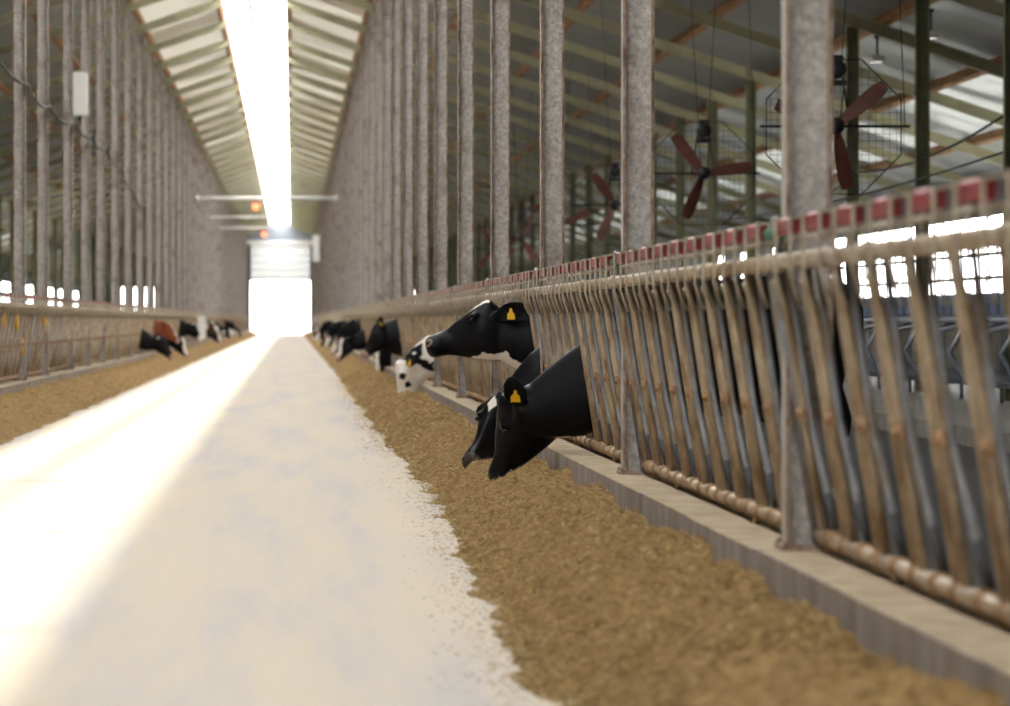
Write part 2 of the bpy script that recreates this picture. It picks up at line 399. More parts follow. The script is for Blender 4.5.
def rafter_mesh(sgn):
    m = MB(); xa, xb = .84, HALF
    def P(a, off): return (sgn * a, rafter_z(XC + a) + off)
    def slab(o0, o1, w):
        (ax, az), (bx, bz) = P(xa, o0), P(xb, o0); (_, az1), (_, bz1) = P(xa, o1), P(xb, o1)
        vs = [(ax, -w, az), (bx, -w, bz), (bx, -w, bz1), (ax, -w, az1), (ax, w, az), (bx, w, bz), (bx, w, bz1), (ax, w, az1)]
        m.add(vs, [(0, 1, 2, 3), (7, 6, 5, 4), (0, 4, 5, 1), (1, 5, 6, 2), (2, 6, 7, 3), (3, 7, 4, 0)], M['olive'])
    slab(0, .018, .065); slab(RAF_D, RAF_D + .016, .065); slab(.018, RAF_D, .006)
    xa, xb = .03, .86; slab(RAF_D - .05, RAF_D + .0, .03)
    for a in (2.785, 8.9 - XC, 5.6, 12.2):                                           # stiffener plates
        x, z = P(a, 0); m.box((x - .008, -.06, z + .018), (x + .008, .06, z + RAF_D), M['olive'])
    return m.mesh('roof_rafter')
rm = {1: rafter_mesh(1), -1: rafter_mesh(-1)}
for sgn in (1, -1):
    sd = 'right' if sgn == 1 else 'left'
    for k, y in enumerate(FR):
        o = link('roof_rafter', rm[sgn], None, (XC, y, 0))
        n = k - 6
        if sgn == 1 and 0 <= n < 8: lab = 'olive steel rafter on the right slope, %s from the front in view' % ORD[n]
        elif sgn == 1: lab = 'olive steel rafter far down the right roof slope'
        elif 0 <= k - 11 < 6: lab = 'grey lit rafter on the left slope, %s from the front in view' % ORD[k - 11]
        else: lab = 'blurred rafter far down the left roof slope'
        tag(o, lab, 'rafter', 'roof rafters on the %s slope' % sd)
for sgn in (1, -1):
    sd = 'right' if sgn == 1 else 'left'
    for i, a in enumerate((.90, 2.75, 4.65, 6.55, 8.45, 10.35, 12.25, 14.15)):
        m = MB(); w = .055; z = lambda q: rafter_z(XC + q) + RAF_D + .02
        vs = []
        for y in (-5, YEND - .05):
            vs += [(sgn * (a - w), y, z(a - w)), (sgn * (a + w), y, z(a + w)), (sgn * (a + w), y, z(a + w) + PUR_H), (sgn * (a - w), y, z(a - w) + PUR_H)]
        m.add(vs, [(0, 1, 2, 3), (7, 6, 5, 4), (0, 4, 5, 1), (1, 5, 6, 2), (2, 6, 7, 3), (3, 7, 4, 0)], M['wood'])
        o = m.build('wooden_purlin', None, (XC, 0, 0))
        tag(o, 'brown wooden purlin on the %s slope, %s down from the skylight' % (sd, ORD[i]), 'purlin', 'wooden purlins on the %s slope' % sd)
m = MB(); z = rafter_z(XC) + .24
m.box((-.05, YBACK, z), (.05, YEND - .05, z + .14), M['wood'])
tag(m.build('ridge_beam', None, (XC - .14, 0, 0)), 'beam along the peak inside the glaring skylight', 'beam')
for k, y in enumerate(FR):
    m = MB(); m.box((-.22, -.06, .08), (.22, -.05, .24), M['olive']); m.box((-.22, .05, .08), (.22, .06, .24), M['olive'])
    m.box((-.05, -.06, .20), (.05, .06, .22), M['olive'])
    tag(m.build('ridge_bracket', None, (XC - .14, y, rafter_z(XC))), 'steel bracket joining rafters at the peak, one of the row in the glaring skylight', 'bracket', 'ridge brackets')

# ------------------------------------------------------------------ headlock fence
NB, W, MG = 9, .655, (BAY - 9 * .655) / 2
ZB, ZT = .385, 1.355
def lean(z): return .035 - .15 * (z - ZB) / (ZT - ZB)
def panel_parts(s, n):
    """part name -> list of (mesh builder function result, y offset); s = +1 right fence, -1 mirrored for the left fence"""
    X = lambda z, dx=0.: s * (lean(z) + dx)
    out = {}
    m = MB(); m.tube([(X(ZT), .0, ZT), (X(ZT), BAY, ZT)], .031, M['tan'], n)
    for y in (.10, BAY - .10, BAY / 3, 2 * BAY / 3): m.tube([(X(ZT), y - .03, ZT), (X(ZT), y + .03, ZT)], .038, M['strap'], n)
    out['top_rail'] = [(m.mesh('top_rail'), 0)]
    m = MB(); m.tube([(X(ZB), .07, ZB), (X(ZB), BAY - .07, ZB)], .027, M['tan'], n)
    for i in range(NB):
        y = MG + i * W
        for u in (.03, .34): m.tube([(X(ZB), y + u - .03, ZB), (X(ZB), y + u + .03, ZB)], .037, M['rust'], n)
    for y in (1.6, 4.4): m.tube([(X(ZB), y, CURB_Z), (X(ZB), y, ZB)], .018, M['tan'], n)
    out['bottom_rail'] = [(m.mesh('bottom_rail'), 0)]
    m = MB(); zr = 1.432; m.tube([(X(ZT, .02), .04, zr), (X(ZT, .02), BAY - .04, zr)], .010, M['strap'], max(5, n - 3)); out['control_rod'] = [(m.mesh('control_rod'), 0)]
    m = MB(); m.tube([(X(ZB), 0, ZB), (X(ZT), 0, ZT)], .020, M['tan'], n); me = m.mesh('neck_bar')
    out['neck_bar'] = [(me, MG + i * W + .03) for i in range(NB)]
    m = MB()
    m.tube([(X(ZB), 0, ZB - .03), (X(ZT), 0, ZT)], .022, M['galv'], n); me = m.mesh('end_upright')
    out['end_upright'] = [(me, MG * .6), (me, BAY - MG * .6)]
    m = MB(); m.tube([(X(ZB, .012), .34, ZB), (X(.60, .012), .42, .60), (X(.82, .012), .53, .82), (X(ZT, .015), .50, ZT)], [.015, .015, .013, .012], M['galv'], n)
    m.tube([(X(ZB, .012), .345, ZB + .03), (X(ZB + .16, .012), .40, ZB + .16)], .018, M['dark_rubber'], n); me = m.mesh('stall_tube')
    out['stall_tube'] = [(me, MG + i * W) for i in range(NB)]
    m = MB(); zm = .82
    m.tube([(X(ZB), .575, ZB), (X(zm), .575, zm), (X(1.20), .61, 1.20), (X(1.29, -.03), .58, 1.29)], .0155, M['tan'], n)
    m.bar((X(zm, -.012), .50, zm), (X(zm, -.012), .69, zm), .012, .045, M['rust'])
    m.lathe([(.020, -.012), (.020, .012)], M['rust'], n, 'x', (X(zm, -.02), .55, zm)); me = m.mesh('locking_bar')
    out['locking_bar'] = [(me, MG + i * W) for i in range(NB)]
    m = MB(); xs = X(ZT, -.037); xt = X(ZT, .05)
    m.bar((xs, 0, 1.30), (xs, 0, 1.505), .008, .022, M['strap'], (0, 1, 0))
    m.bar((xs, 0, 1.50), (xt, 0, 1.512), .022, .010, M['strap'])
    m.bar((xt, 0, 1.515), (xt, 0, 1.40), .008, .022, M['strap'], (0, 1, 0))
    m.tube([(xs, 0, 1.31), (X(1.25, -.03), .035, 1.25), (X(1.2, -.01), .09, 1.20)], .0075, M['strap'], max(5, n - 3))
    me = m.mesh('latch_strap'); out['latch_strap'] = [(me, MG + i * W + u) for i in range(NB) for u in (.10, .45)]
    m = MB(); a, b = X(ZT, -.03), X(ZT, .0); m.box((min(a, b), .113, 1.444), (max(a, b), .50, 1.507), M['red'], .009)
    me = m.mesh('red_sleeve'); out['red_sleeve'] = [(me, MG + i * W) for i in range(NB)]
    m = MB(); a, b = X(ZT, -.02), X(ZT, .03)
    m.box((min(a, b), 0, 1.44), (max(a, b), .12, 1.48), M['green'], .01); me = m.mesh('green_sleeve')
    out['green_sleeve'] = [(me, .03), (me, BAY - .16)]
    m = MB(); m.tube([(X(ZT), BAY - .05, 1.36), (X(ZT), BAY - .09, 1.44), (X(ZT), BAY - .03, 1.51), (X(ZT), BAY + .04, 1.45)], .016, M['galv'], n)
    out['end_clamp'] = [(m.mesh('end_clamp'), 0)]
    return out
def merged_panel(s, n):
    parts = panel_parts(s, n); m = MB()
    for nm, lst in parts.items():
        if nm == 'stall_tube_': continue
        for me, dy in lst:
            mats = list(me.materials); o = len(m.v)
            m.v += [(v.co.x, v.co.y + dy, v.co.z) for v in me.vertices]
            for p in me.polygons:
                m.f.append(tuple(o + i for i in p.vertices)); m.m.append(m.mi(mats[p.material_index])); m.smooth.append(p.use_smooth)
    return m.mesh('headlock_panel')
near = {s: panel_parts(s, 10 if s == 1 else 7) for s in (1, -1)}
far = {s: merged_panel(s, 4) for s in (1, -1)}
for s, xp, sd in ((1, XR, 'right'), (-1, XL, 'left')):
    ks = range(0, len(FR) - 1) if s == 1 else range(5, len(FR) - 1)
    for n, k in enumerate(ks):
        if n < 12: lab = 'tan tubular headlock panel with red sleeves, %s from the front of the %s fence' % (ORD[n], sd)
        else: lab = 'blurred tan headlock panel in the far part of the %s fence' % sd
        g = 'headlock panels of the %s feed fence' % sd
        if n < (8 if s == 1 else 3):
            e = empty('headlock_panel', (xp, FR[k], 0), lab, 'fence panel', g)
            for nm, lst in near[s].items():
                for me, dy in lst:
                    o = link(nm, me, e, (0, dy, 0))
            if s == -1 and n < 3:
                for q in ((.9, 1.2), (3.1, 1.15), (4.6, .8)) if n < 2 else ((2., 1.2),):
                    m = MB(); m.tube([(-lean(q[1]), q[0], q[1] - .12), (-lean(q[1]) , q[0], q[1] + .12)], .03, M['yellow'], 8); m.build('yellow_sleeve', e)
        else:
            tag(link('headlock_panel', far[s], None, (xp, FR[k], 0)), lab, 'fence panel', g)

# ------------------------------------------------------------------ feed
def smooth(a, b, t):
    t = max(0, min(1, (t - a) / (b - a))); return t * t * (3 - 2 * t)
def fb(x, y, s, o=0.): return noise.fractal(Vector((x * s, y * s, o)), 1.0, 2.0, 4)
def feed_edge(y, side):
    if side == 1:
        base = .75 + .16 * smooth(10, 22, y) + .06 * smooth(40, 70, y)
    else: base = .80
    return base - .20 * max(0, noise.noise(Vector((0, y * 2.1, 13 + side))) - .18) + .08 * noise.noise(Vector((0, y * .45, 3 + side))) + .06 * noise.noise(Vector((0, y * 1.7, 7 + side))) + .035 * noise.noise(Vector((0, y * 4.3, 9 + side)))
def feed_h(x, y, side):
    """height above the alley floor; x is the distance from the right post row's side of the pile"""
    e = feed_edge(y, side); far_x = XR - .19
    t = (x - e) / (far_x - e)
    if t <= 0: return -.01
    h = .20 * smooth(0, .55, t) + .04 * smooth(.3, .8, t) - (.04 + .10 * noise.noise(Vector((0, y * .9, 21.)))) * smooth(.7, 1., t)
    h += .03 * fb(x, y, 3., 8.) * smooth(0, .3, t) + .05 * fb(x, y, 1.4, 1.) * smooth(0, .3, t) + .034 * fb(x, y, 5., 2.) * smooth(0, .15, t) + .030 * fb(x, y, 13., 4.) * smooth(0, .1, t)
    for cx, cy, dd in ((1.30, 21.6, .06), (1.30, 24.0, .15), (1.27, 44.3, .08)) if side == 1 else ():       # hollows eaten out by the cows
        h -= dd * math.exp(-((x - cx) / .3) ** 2 - ((y - cy) / .7) ** 2)
    return max(h, .004) if t > .1 else h
def build_feed(side, y0):
    vs = []; fs = []; straw = []
    ys = []; y = y0
    while y < YEND - .2:
        ys.append(y); y += max(.016, y * .0016) if side == 1 else y * .0035
    nx = 76 if side == 1 else 30
    far_x = XR - .192
    def wx(x): return x if side == 1 else 2 * XC - x
    for y in ys:
        e = feed_edge(y, side) - .02
        for i in range(nx + 1):
            x = e + (far_x - e) * i / nx
            vs.append((wx(x), y, feed_h(x, y, side)))
    n = nx + 1
    for j in range(len(ys) - 1):
        for i in range(nx):
            q = (j * n + i, j * n + i + 1, (j + 1) * n + i + 1, (j + 1) * n + i)
            fs.append(q if side == 1 else q[::-1])
    straw += [0.] * len(vs)
    rnd = random.Random(5 + side)
    cnt = 70000 if side == 1 else 9000
    for _ in range(cnt):
        u = rnd.random(); a, b = (9.3, 70.) if side == 1 else (44., 110.)
        y = a * (b / a) ** u
        e = feed_edge(y, side)
        loose = rnd.random() < .035
        x = e - abs(rnd.gauss(0, .11)) if loose else e + (far_x - e) * rnd.random()
        z = (max(feed_h(x, y, side), 0.)) + .004
        L = rnd.uniform(.012, .045) * (1 if y < 30 else 1.5) * (.6 if loose else 1); w = rnd.uniform(.0015, .004) * (1 if y < 30 else 1.8)
        th = rnd.uniform(0, 2 * PI); el = rnd.gauss(.1, .35) if not loose else 0.
        d = Vector((math.cos(th) * math.cos(el), math.sin(th) * math.cos(el), math.sin(el))) * L / 2
        p = Vector((-math.sin(th), math.cos(th), 0)) * w
        c = Vector((wx(x), y, z + abs(d.z) * .6)); o = len(vs)
        up = Vector((0, 0, w))
        vs += [tuple(c - d - p), tuple(c - d + p), tuple(c + d), tuple(c + up)]
        fs += [(o, o + 3, o + 1), (o + 1, o + 3, o + 2), (o, o + 2, o + 3)]
        straw += [1.] * 4
    me = bpy.data.meshes.new('feed'); me.from_pydata(vs, [], fs)
    at = me.attributes.new('straw', 'FLOAT', 'POINT'); at.data.foreach_set('value', straw)
    me.materials.append(M['feed']); me.polygons.foreach_set('use_smooth', [True] * len(me.polygons)); me.update()
    o = link('feed', me)
    return tag(o, 'long brown heap of chopped cattle feed along the %s curb' % ('right' if side == 1 else 'left'), 'feed', None, 'stuff')
build_feed(1, 7.5); build_feed(-1, 9.)

# ------------------------------------------------------------------ cows
def coat_mat(name):
    def f(nt, b):
        a = node(nt, 'ShaderNodeAttribute', attribute_name='coat'); nt.links.new(a.outputs['Color'], b.inputs['Base Color'])
        v = coords(nt, (1, 1, 1), 'Object'); n1 = ntex(nt, v, 90, 4, .7); bump(nt, b, n1, .12, .004)
    return mat(name, rough=.4, spec=.13, build=f)
M['coat'] = coat_mat('cow_coat')
M['eye'] = mat('cow_eye', (.008, .006, .005), .22)
M['tagyellow'] = mat('yellow_ear_tag', (.85, .50, .015), .4)
M['tagink'] = mat('ear_tag_ink', (.03, .02, .01), .6)
M['tagwhite'] = mat('white_ear_tag', (.8, .8, .78), .4)
BLACK, WHITE, PINK, GREYN, BROWN = (.0045, .0045, .006), (.80, .75, .69), (.42, .27, .22), (.045, .04, .04), (.21, .055, .022)
HEAD = [(-.10, .10, -.20, .075), (-.05, .125, -.235, .09), (-.01, .165, -.248, .096), (.022, .218, -.246, .098), (.06, .222, -.24, .108), (.113, .203, -.228, .116), (.16, .188, -.212, .118), (.21, .168, -.194, .108),
        (.26, .15, -.173, .091), (.315, .13, -.15, .077), (.386, .098, -.116, .067), (.44, .086, -.096, .074), (.485, .084, -.092, .086), (.525, .080, -.090, .088), (.556, .070, -.082, .080), (.574, .050, -.060, .060), (.580, .025, -.03, .03)]
def ring(c, sd, up, hw, hu, hd, n=22, p=2.35, top=1.0):
    out = []
    for k in range(n):
        a = 2 * PI * k / n; x, y = math.cos(a), math.sin(a)
        x = math.copysign(abs(x) ** (2 / p), x); y = math.copysign(abs(y) ** (2 / p), y)
        w = hw * (top if y > 0 else 1) if top != 1 else hw
        w = hw * (1 + (top - 1) * max(0, y))
        out.append(c + sd * (x * w) + up * (y * (hu if y > 0 else hd)))
    return out
def loft(bm, rings):
    vr = [[bm.verts.new(p) for p in r] for r in rings]; n = len(vr[0])
    for a, b in zip(vr, vr[1:]):
        for k in range(n): bm.faces.new((a[k], a[(k + 1) % n], b[(k + 1) % n], b[k]))
    bm.faces.new(vr[0][::-1]); bm.faces.new(vr[-1])
def limb(bm, pts, n=12):
    rings = []
    for i, (p, rx, ry) in enumerate(pts):
        d = (Vector(pts[min(i + 1, len(pts) - 1)][0]) - Vector(pts[max(i - 1, 0)][0])).normalized()
        a = Vector((0, 1, 0)); a = (a - d * a.dot(d)).normalized(); b = d.cross(a)
        rings.append([Vector(p) + a * (ry * math.cos(2 * PI * k / n)) + b * (rx * math.sin(2 * PI * k / n)) for k in range(n)])
    loft(bm, rings)
def interp(tab, s):
    for a, b in zip(tab, tab[1:]):
        if a[0] <= s <= b[0]:
            t = (s - a[0]) / (b[0] - a[0]); return [a[i] + (b[i] - a[i]) * t for i in range(1, len(a))]
    return tab[-1][1:] if s > tab[-1][0] else tab[0][1:]
def fuse(bm, voxel, iters):
    bmesh.ops.recalc_face_normals(bm, faces=bm.faces)
    me = bpy.data.meshes.new('skin'); bm.to_mesh(me); bm.free(); o = link('skin', me)
    r = o.modifiers.new('r', 'REMESH'); r.mode = 'VOXEL'; r.voxel_size = voxel
    sm = o.modifiers.new('s', 'SMOOTH'); sm.factor = .5; sm.iterations = iters
    dg = bpy.context.evaluated_depsgraph_get(); dg.update()
    nm = bpy.data.meshes.new_from_object(o.evaluated_get(dg)); out = bmesh.new(); out.from_mesh(nm)
    bpy.data.objects.remove(o); bpy.data.meshes.remove(me); bpy.data.meshes.remove(nm)
    return out
def make_cow(label, y, side=1, neck=None, A=(.28, 0, .6), d=(.45, 0, -.9), nrm=None, paint=None, voxel=.02, lat=0., rz=0., shoulder=1.0, tags=('L',), tagmat='tagyellow', ear_dir=None, eyes=True, roll=0., group='cows feeding through the right fence', ear_nrm=None, ear_scale=1.15, body_rz=0.):
    """local frame: x forward (out through the fence), y to the cow's left, z up; origin on the ground below the fence line"""
    bm = bmesh.new(); sd, up = Vector((0, 1, 0)), Vector((0, 0, 1))
    neck = neck or [(-.02, .98, .44, .135), (.12, .89, .42, .122), (.24, .80, .42, .112), (.32, .74, .45, .10)]
    n0 = neck[0]
    body = [(-2.28, 1.30, 1.08, .05), (-2.22, 1.38, .90, .16), (-2.05, 1.43, .78, .245), (-1.8, 1.46, .70, .285), (-1.5, 1.44, .60, .32), (-1.15, 1.41, .54, .35), (-.85, 1.42, .56, .335), (-.6, 1.44, .60, .285), (-.42, 1.42, .62, .235),
            (-.26, max(1.42 * .45 + n0[1] * .55, n0[1]), .62 * .5 + n0[2] * .5, .185)]
    allr = body + [(a, b, c, w) for a, b, c, w in neck]
    loft(bm, [ring(Vector((a, 0, (b + c) / 2)), sd, up, w, (b - c) / 2, (b - c) / 2, 26, 2.2, .8 if a > -.7 else 1.) for a, b, c, w in allr])
    A = Vector(A); d = Vector(d).normalized()
    nrm = Vector(nrm) if nrm else Vector((-d.z if abs(d.z) > .05 else 0, 0, 0)) + Vector((0, 0, 1)) * max(.05, d.x)
    nrm = (nrm - d * nrm.dot(d)).normalized(); hs = nrm.cross(d)          # hs: cow's left of the head
    if hs.y < 0 and abs(hs.y) > .5: hs = -hs
    def H(s, n, w): return A + d * s + nrm * n + hs * w
    loft(bm, [ring(H(s, 0, 0), hs, nrm, w, t, -b, 22, 2.3, .72 if s > .2 else .86) for s, t, b, w in HEAD])
    # neck-to-head bridge
    e = neck[-1]; ec = Vector((e[0] - .05, 0, (e[1] + e[2]) / 2)); hb = H(-.02, -.04, 0)
    tz = (hb - ec); tn = tz.normalized() if tz.length > .02 else Vector((1, 0, 0))
    upv = (Vector((0, 0, 1)) * .5 + nrm * .5); upv = (upv - tn * upv.dot(tn)); upv = upv.normalized() if upv.length > .05 else nrm
    sv = upv.cross(tn).normalized()
    h0 = (e[1] - e[2]) / 2
    loft(bm, [ring(ec.lerp(hb, t), sv, upv, .105, h0 * (1 - t) + .145 * t, h0 * (1 - t) + .185 * t, 18) for t in (-.3, 0, .33, .66, 1., 1.25)])
    # brow ridges, cheeks and nostril pads
    for q in (1, -1):
        for (s, n, w, r) in ((.175, .125, .078, .034), (.495, .012, .048, .034)):
            bmesh.ops.create_icosphere(bm, subdivisions=2, radius=r, matrix=Matrix.Translation(H(s, n, w * q)))
    # legs, udder, tail
    for q in (1, -1):
        l = .19 * q
        limb(bm, [((-.50, l * .8, 1.0), .15, .10), ((-.47, l, .72), .105, .085), ((-.44, l, .52), .066, .06), ((-.43, l, .40), .060, .058), ((-.44, l, .26), .040, .040), ((-.43, l, .12), .046, .046), ((-.40, l, .07), .05, .05), ((-.385, l, .0), .068, .06)])
        l = .20 * q
        limb(bm, [((-1.92, l * .8, 1.12), .22, .13), ((-1.83, l, .88), .19, .12), ((-1.86, l, .70), .105, .085), ((-2.0, l, .50), .062, .05), ((-1.98, l, .36), .046, .042), ((-1.95, l, .14), .046, .044), ((-1.91, l, .07), .05, .05), ((-1.89, l, .0), .068, .06)])
    bmesh.ops.create_icosphere(bm, subdivisions=2, radius=.19, matrix=Matrix.Translation((-1.66, 0, .62)) @ Matrix.Diagonal((1.1, .9, .9, 1)))
    limb(bm, [((-2.22, 0, 1.30), .04, .04), ((-2.32, 0, 1.15), .028, .028), ((-2.34, 0, .85), .02, .02), ((-2.33, 0, .6), .035, .035), ((-2.33, 0, .42), .02, .02)], 8)
    if body_rz:                       # the trunk stands at a slant behind the fence
        for v in bm.verts:
            if v.co.x < -.2:
                a_ = body_rz * smooth(.2, .75, -v.co.x); q = v.co - Vector((-.2, 0, 0)); q.rotate(Matrix.Rotation(a_, 3, 'Z')); v.co = q + Vector((-.2, 0, 0))
    # smooth the trunk, neck and head into one skin before the ears go on
    bm = fuse(bm, voxel, 11 if voxel < .015 else 5)
    # ears
    ears = {}
    for q, nm in ((1, 'L'), (-1, 'R')):
        base = H(.005, .085, .088 * q)
        ed = ear_dir(d, nrm, hs * q) if ear_dir else (hs * q * .8 - d * .55 - nrm * .12)
        ed = ed.normalized(); en = ear_nrm(d, nrm, hs * q) if ear_nrm else (d * .75 + nrm * .15 + hs * q * .3); en = (en - ed * en.dot(ed)).normalized(); ew = ed.cross(en).normalized()
        rr = []
        L = .215 * ear_scale
        for t, w, th in ((-.15, .028, .026), (.0, .034, .028), (.18, .056, .022), (.4, .072, .018), (.62, .074, .016), (.82, .060, .014), (.94, .038, .012), (1., .014, .009)):
            c = base + ed * (L * t)
            pts = []
            for k in range(14):
                a = 2 * PI * k / 14; x, z = math.cos(a) * w, math.sin(a) * th
                pts.append(c + ew * x + en * (z + (x * x) / .072 * .55 * (1 if t > .1 else 0)))
            rr.append(pts)
        loft(bm, rr); ears[nm] = (base, ed, en, ew, L)
    bm = fuse(bm, voxel, 4 if voxel < .015 else 2)
    nm = bpy.data.meshes.new('cow'); bm.to_mesh(nm); bm.free()
    o = link('cow', nm)
    ca = nm.color_attributes.new('coat', 'FLOAT_COLOR', 'POINT')
    for i, v in enumerate(nm.vertices):
        p = v.co; rel = p - A; s, n, w = rel.dot(d), rel.dot(nrm), rel.dot(hs)
        inhead = -.08 < s < .6 and abs(w) < .15 and -.27 < n < .26
        c = paint(p, (s, n, w) if inhead else None, v.normal)
        ca.data[i].color = (*c, 1)
    nm.materials.clear(); nm.materials.append(M['coat']); nm.polygons.foreach_set('use_smooth', [True] * len(nm.polygons))
    if eyes:
        for q in (1, -1):
            m = MB(); c = H(.198, .108, .093 * q)
            prof = [(.0025, -.0165)] + [(.0165 * math.cos(a), .0165 * math.sin(a)) for a in (-1.1, -.7, -.3, .1, .5, .9, 1.25)]
            m.lathe(prof, M['eye'], 12); e_ = m.build('eye', o, c)
        for q in (1, -1):
            m = MB(); m.lathe([(.005, -.012), (.014, -.006), (.016, .004), (.007, .011)], M['black'], 10); n_ = m.build('nostril', o, H(.553, .034, .055 * q))
    for t in tags:
        base, ed, en, ew, L = ears[t]
        m = MB(); c = base + ed * (L * .5) + en * .035
        dn = Vector((0, 0, -1)); dn = (dn - en * dn.dot(en)).normalized(); rt = dn.cross(en).normalized()
        k = min(ear_scale, 1.) * .92
        outl = [(-.009, -.028), (.009, -.028), (.013, .0), (.030, .018), (.033, .062), (-.033, .062), (-.030, .018), (-.013, .0)]
        a_ = [c + rt * x * k + dn * y_ * k + en * .003 for x, y_ in outl]; b_ = [c + rt * x * k + dn * y_ * k - en * .003 for x, y_ in outl]
        m.add(a_ + b_, [tuple(range(8)), tuple(range(15, 7, -1))] + [(i, i + 8, (i + 1) % 8 + 8, (i + 1) % 8) for i in range(8)], M[tagmat])
        m.lathe([(.006, -.004), (.006, .005)], M['black'], 8, 'z', (0, 0, 0)) if False else None
        tg = m.build('ear_tag', o); tg['label'] = ('yellow' if tagmat == 'tagyellow' else 'white') + ' ear tag'
    a = PI if side == 1 else 0.
    o.rotation_euler = (0, 0, a + rz)
    fx = 1.80 if side == 1 else 2 * XC - 1.80
    o.location = (fx, y, 0)
    return tag(o, label, 'cow', group)
def nz(p, s, o): return noise.noise(Vector((p.x * s, p.y * s, p.z * s + o)))
def patchy(seed, th=.05, sc=2.2, base=BLACK):
    def f(p, h, n):
        return WHITE if nz(p, sc, seed) + .3 * nz(p, sc * 2.4, seed + 3) > th else base
    return f
def body_patch(p, seed, th=.18):
    if p.x > -.35: return False
    return p.z < .45 or p.x < -.5 and nz(p, 1.7, seed) > th
# the three near cows
def paint_standing(p, h, nn):
    if h:
        s, n, w = h
        if s > .50 and .018 < math.sqrt((s - .556) ** 2 + (n - .034) ** 2 + (abs(w) - .05) ** 2) < .037: return (.22, .165, .12)
        if .03 < s < .19 and abs(w) < .020 + (.19 - s) * .16 and n > .13: return WHITE
    j = .03 * nz(p, 16, 2) + .015 * nz(p, 40, 5)
    if .05 < p.x < .56 and nn.z < .25 and p.z < .86 + .10 * smooth(.05, .25, p.x) - .055 * smooth(.33, .5, p.x) + j - .045: return WHITE
    return WHITE if p.x < -.35 and p.z < .4 else BLACK
make_cow('black cow holding its head up through the fence, white streak on its forehead', 25.75, neck=[(-.02, 1.225, .71, .14), (.09, 1.225, .77, .125), (.18, 1.23, .82, .115), (.25, 1.235, .86, .105)],
         A=(.238, 0, 1.105), d=(.961, .0, -.277), nrm=(.277, 0, .961), paint=paint_standing, voxel=.0095, body_rz=.4, tags=('L',), ear_dir=lambda d, n, h: (h * .42 - d * .9 + n * .02), ear_nrm=lambda d, n, h: h + d * .3)
def paint_star(p, h, nn):
    if h:
        s, n, w = h
        if n > .10 and abs(w + .004) / .036 + abs(s - .115) / .066 < 1: return WHITE
        if s > .52: return (.065, .05, .047)
    return WHITE if p.x < -.35 and p.z < .4 else BLACK
make_cow('black cow with a white star on its forehead, eating behind another black cow', 24.6, neck=[(-.02, 1.0, .44, .13), (.10, .92, .43, .12), (.20, .80, .41, .115), (.27, .70, .40, .105)],
         A=(.30, .04, .475), d=(.43, .68, -.59), nrm=(.16, .60, .78), paint=paint_star, voxel=.0095, tags=(), body_rz=.5, ear_dir=lambda d, n, h: (h * .35 - n * .8 - d * .2))
def paint_front(p, h, nn):
    if h:
        s, n, w = h
        if -.06 < s < .11 and n < -.185 and abs(w) < .11: return WHITE
        if s > .52: return (.03, .027, .027)
    return WHITE if p.x < -.35 and p.z < .4 else BLACK
make_cow('all black cow bent down to the feed, nearest cow, yellow tag in its ear', 21.5, neck=[(-.02, 1.03, .43, .145), (.10, .94, .42, .13), (.20, .86, .42, .12), (.28, .79, .43, .112), (.36, .715, .46, .098), (.42, .66, .50, .08)],
         A=(.285, -.02, .625), d=(.385, -.34, -.83), nrm=(.89, .1, .42), paint=paint_front, voxel=.0095, tags=('L',), ear_dir=lambda d, n, h: Vector((.36, .42, .80)) if h.y > 0 else Vector((.15, -.9, -.35)), ear_nrm=lambda d, n, h: Vector((.25, 1., -.15)) if h.y > 0 else Vector((.9, -.2, -.3)), ear_scale=1.02, body_rz=.62)
def paint_white(p, h, nn):
    if h:
        s, n, w = h
        if s > .53: return PINK
        for (a, b, r) in ((.20, .10, .045), (.285, .0, .04)):
            if w > 0 and math.hypot(s - a, n - b) + .02 * nz(p, 25, 3) < r: return BLACK
        if abs(w) > .125 and s < .12: return BLACK
        if s > .0: return WHITE
    if p.x > -.2:
        if abs(p.y) > .10 and h is None and p.x > .2: return BLACK
        if h is None and p.x > .12 and abs(p.y) > .135: return BLACK
        top = p.z > .93 - .55 * max(0, p.x) ; low = p.z < .56 - .2 * max(0, p.x) + .04 * nz(p, 9, 1)
        return WHITE if top or low or nz(p, 8., 2.2) < -.12 else BLACK
    return BLACK if nz(p, 1.6, 3) > -.1 else WHITE
make_cow('white-faced spotted cow eating at the curb, yellow tag in its black ear', 44.4, neck=[(-.02, 1.0, .42, .14), (.10, .92, .40, .125), (.2, .84, .42, .115), (.28, .76, .44, .105)],
         A=(.235, 0, .60), d=(.27, .05, -.96), nrm=(.96, .1, .27), paint=paint_white, voxel=.013, tags=('L',), ear_dir=lambda d, n, h: Vector((-.35, .7 if h.y > 0 else -.7, .0)), ear_nrm=lambda d, n, h: Vector((.3, 1., .1)))
def blaze(wd=.045, seed=1, base=BLACK, nose=PINK, th=.18, neckwhite=9.):
    def f(p, h, nn):
        if h:
            s, n, w = h
            if s > .49: return nose
            if abs(w) < wd and n > .02 and s > .04: return WHITE
        if p.x > -.3 and p.z < neckwhite * 0 + .0: return WHITE
        return WHITE if body_patch(p, seed, th) else base
    return f
MIDN = [(-.02, 1.2, .56, .14), (.09, 1.19, .58, .125), (.18, 1.16, .62, .115), (.26, 1.12, .66, .105)]
make_cow('big black cow with head half raised beyond the spotted one, yellow ear tag', 57., neck=MIDN, A=(.235, .0, .98), d=(.66, .12, -.74), nrm=(.74, 0, .66), paint=blaze(.0, 5, nose=(.35, .25, .22)), voxel=.016, tags=('L',), ear_dir=lambda d, n, h: (h * .7 - d * .35 + n * .5))
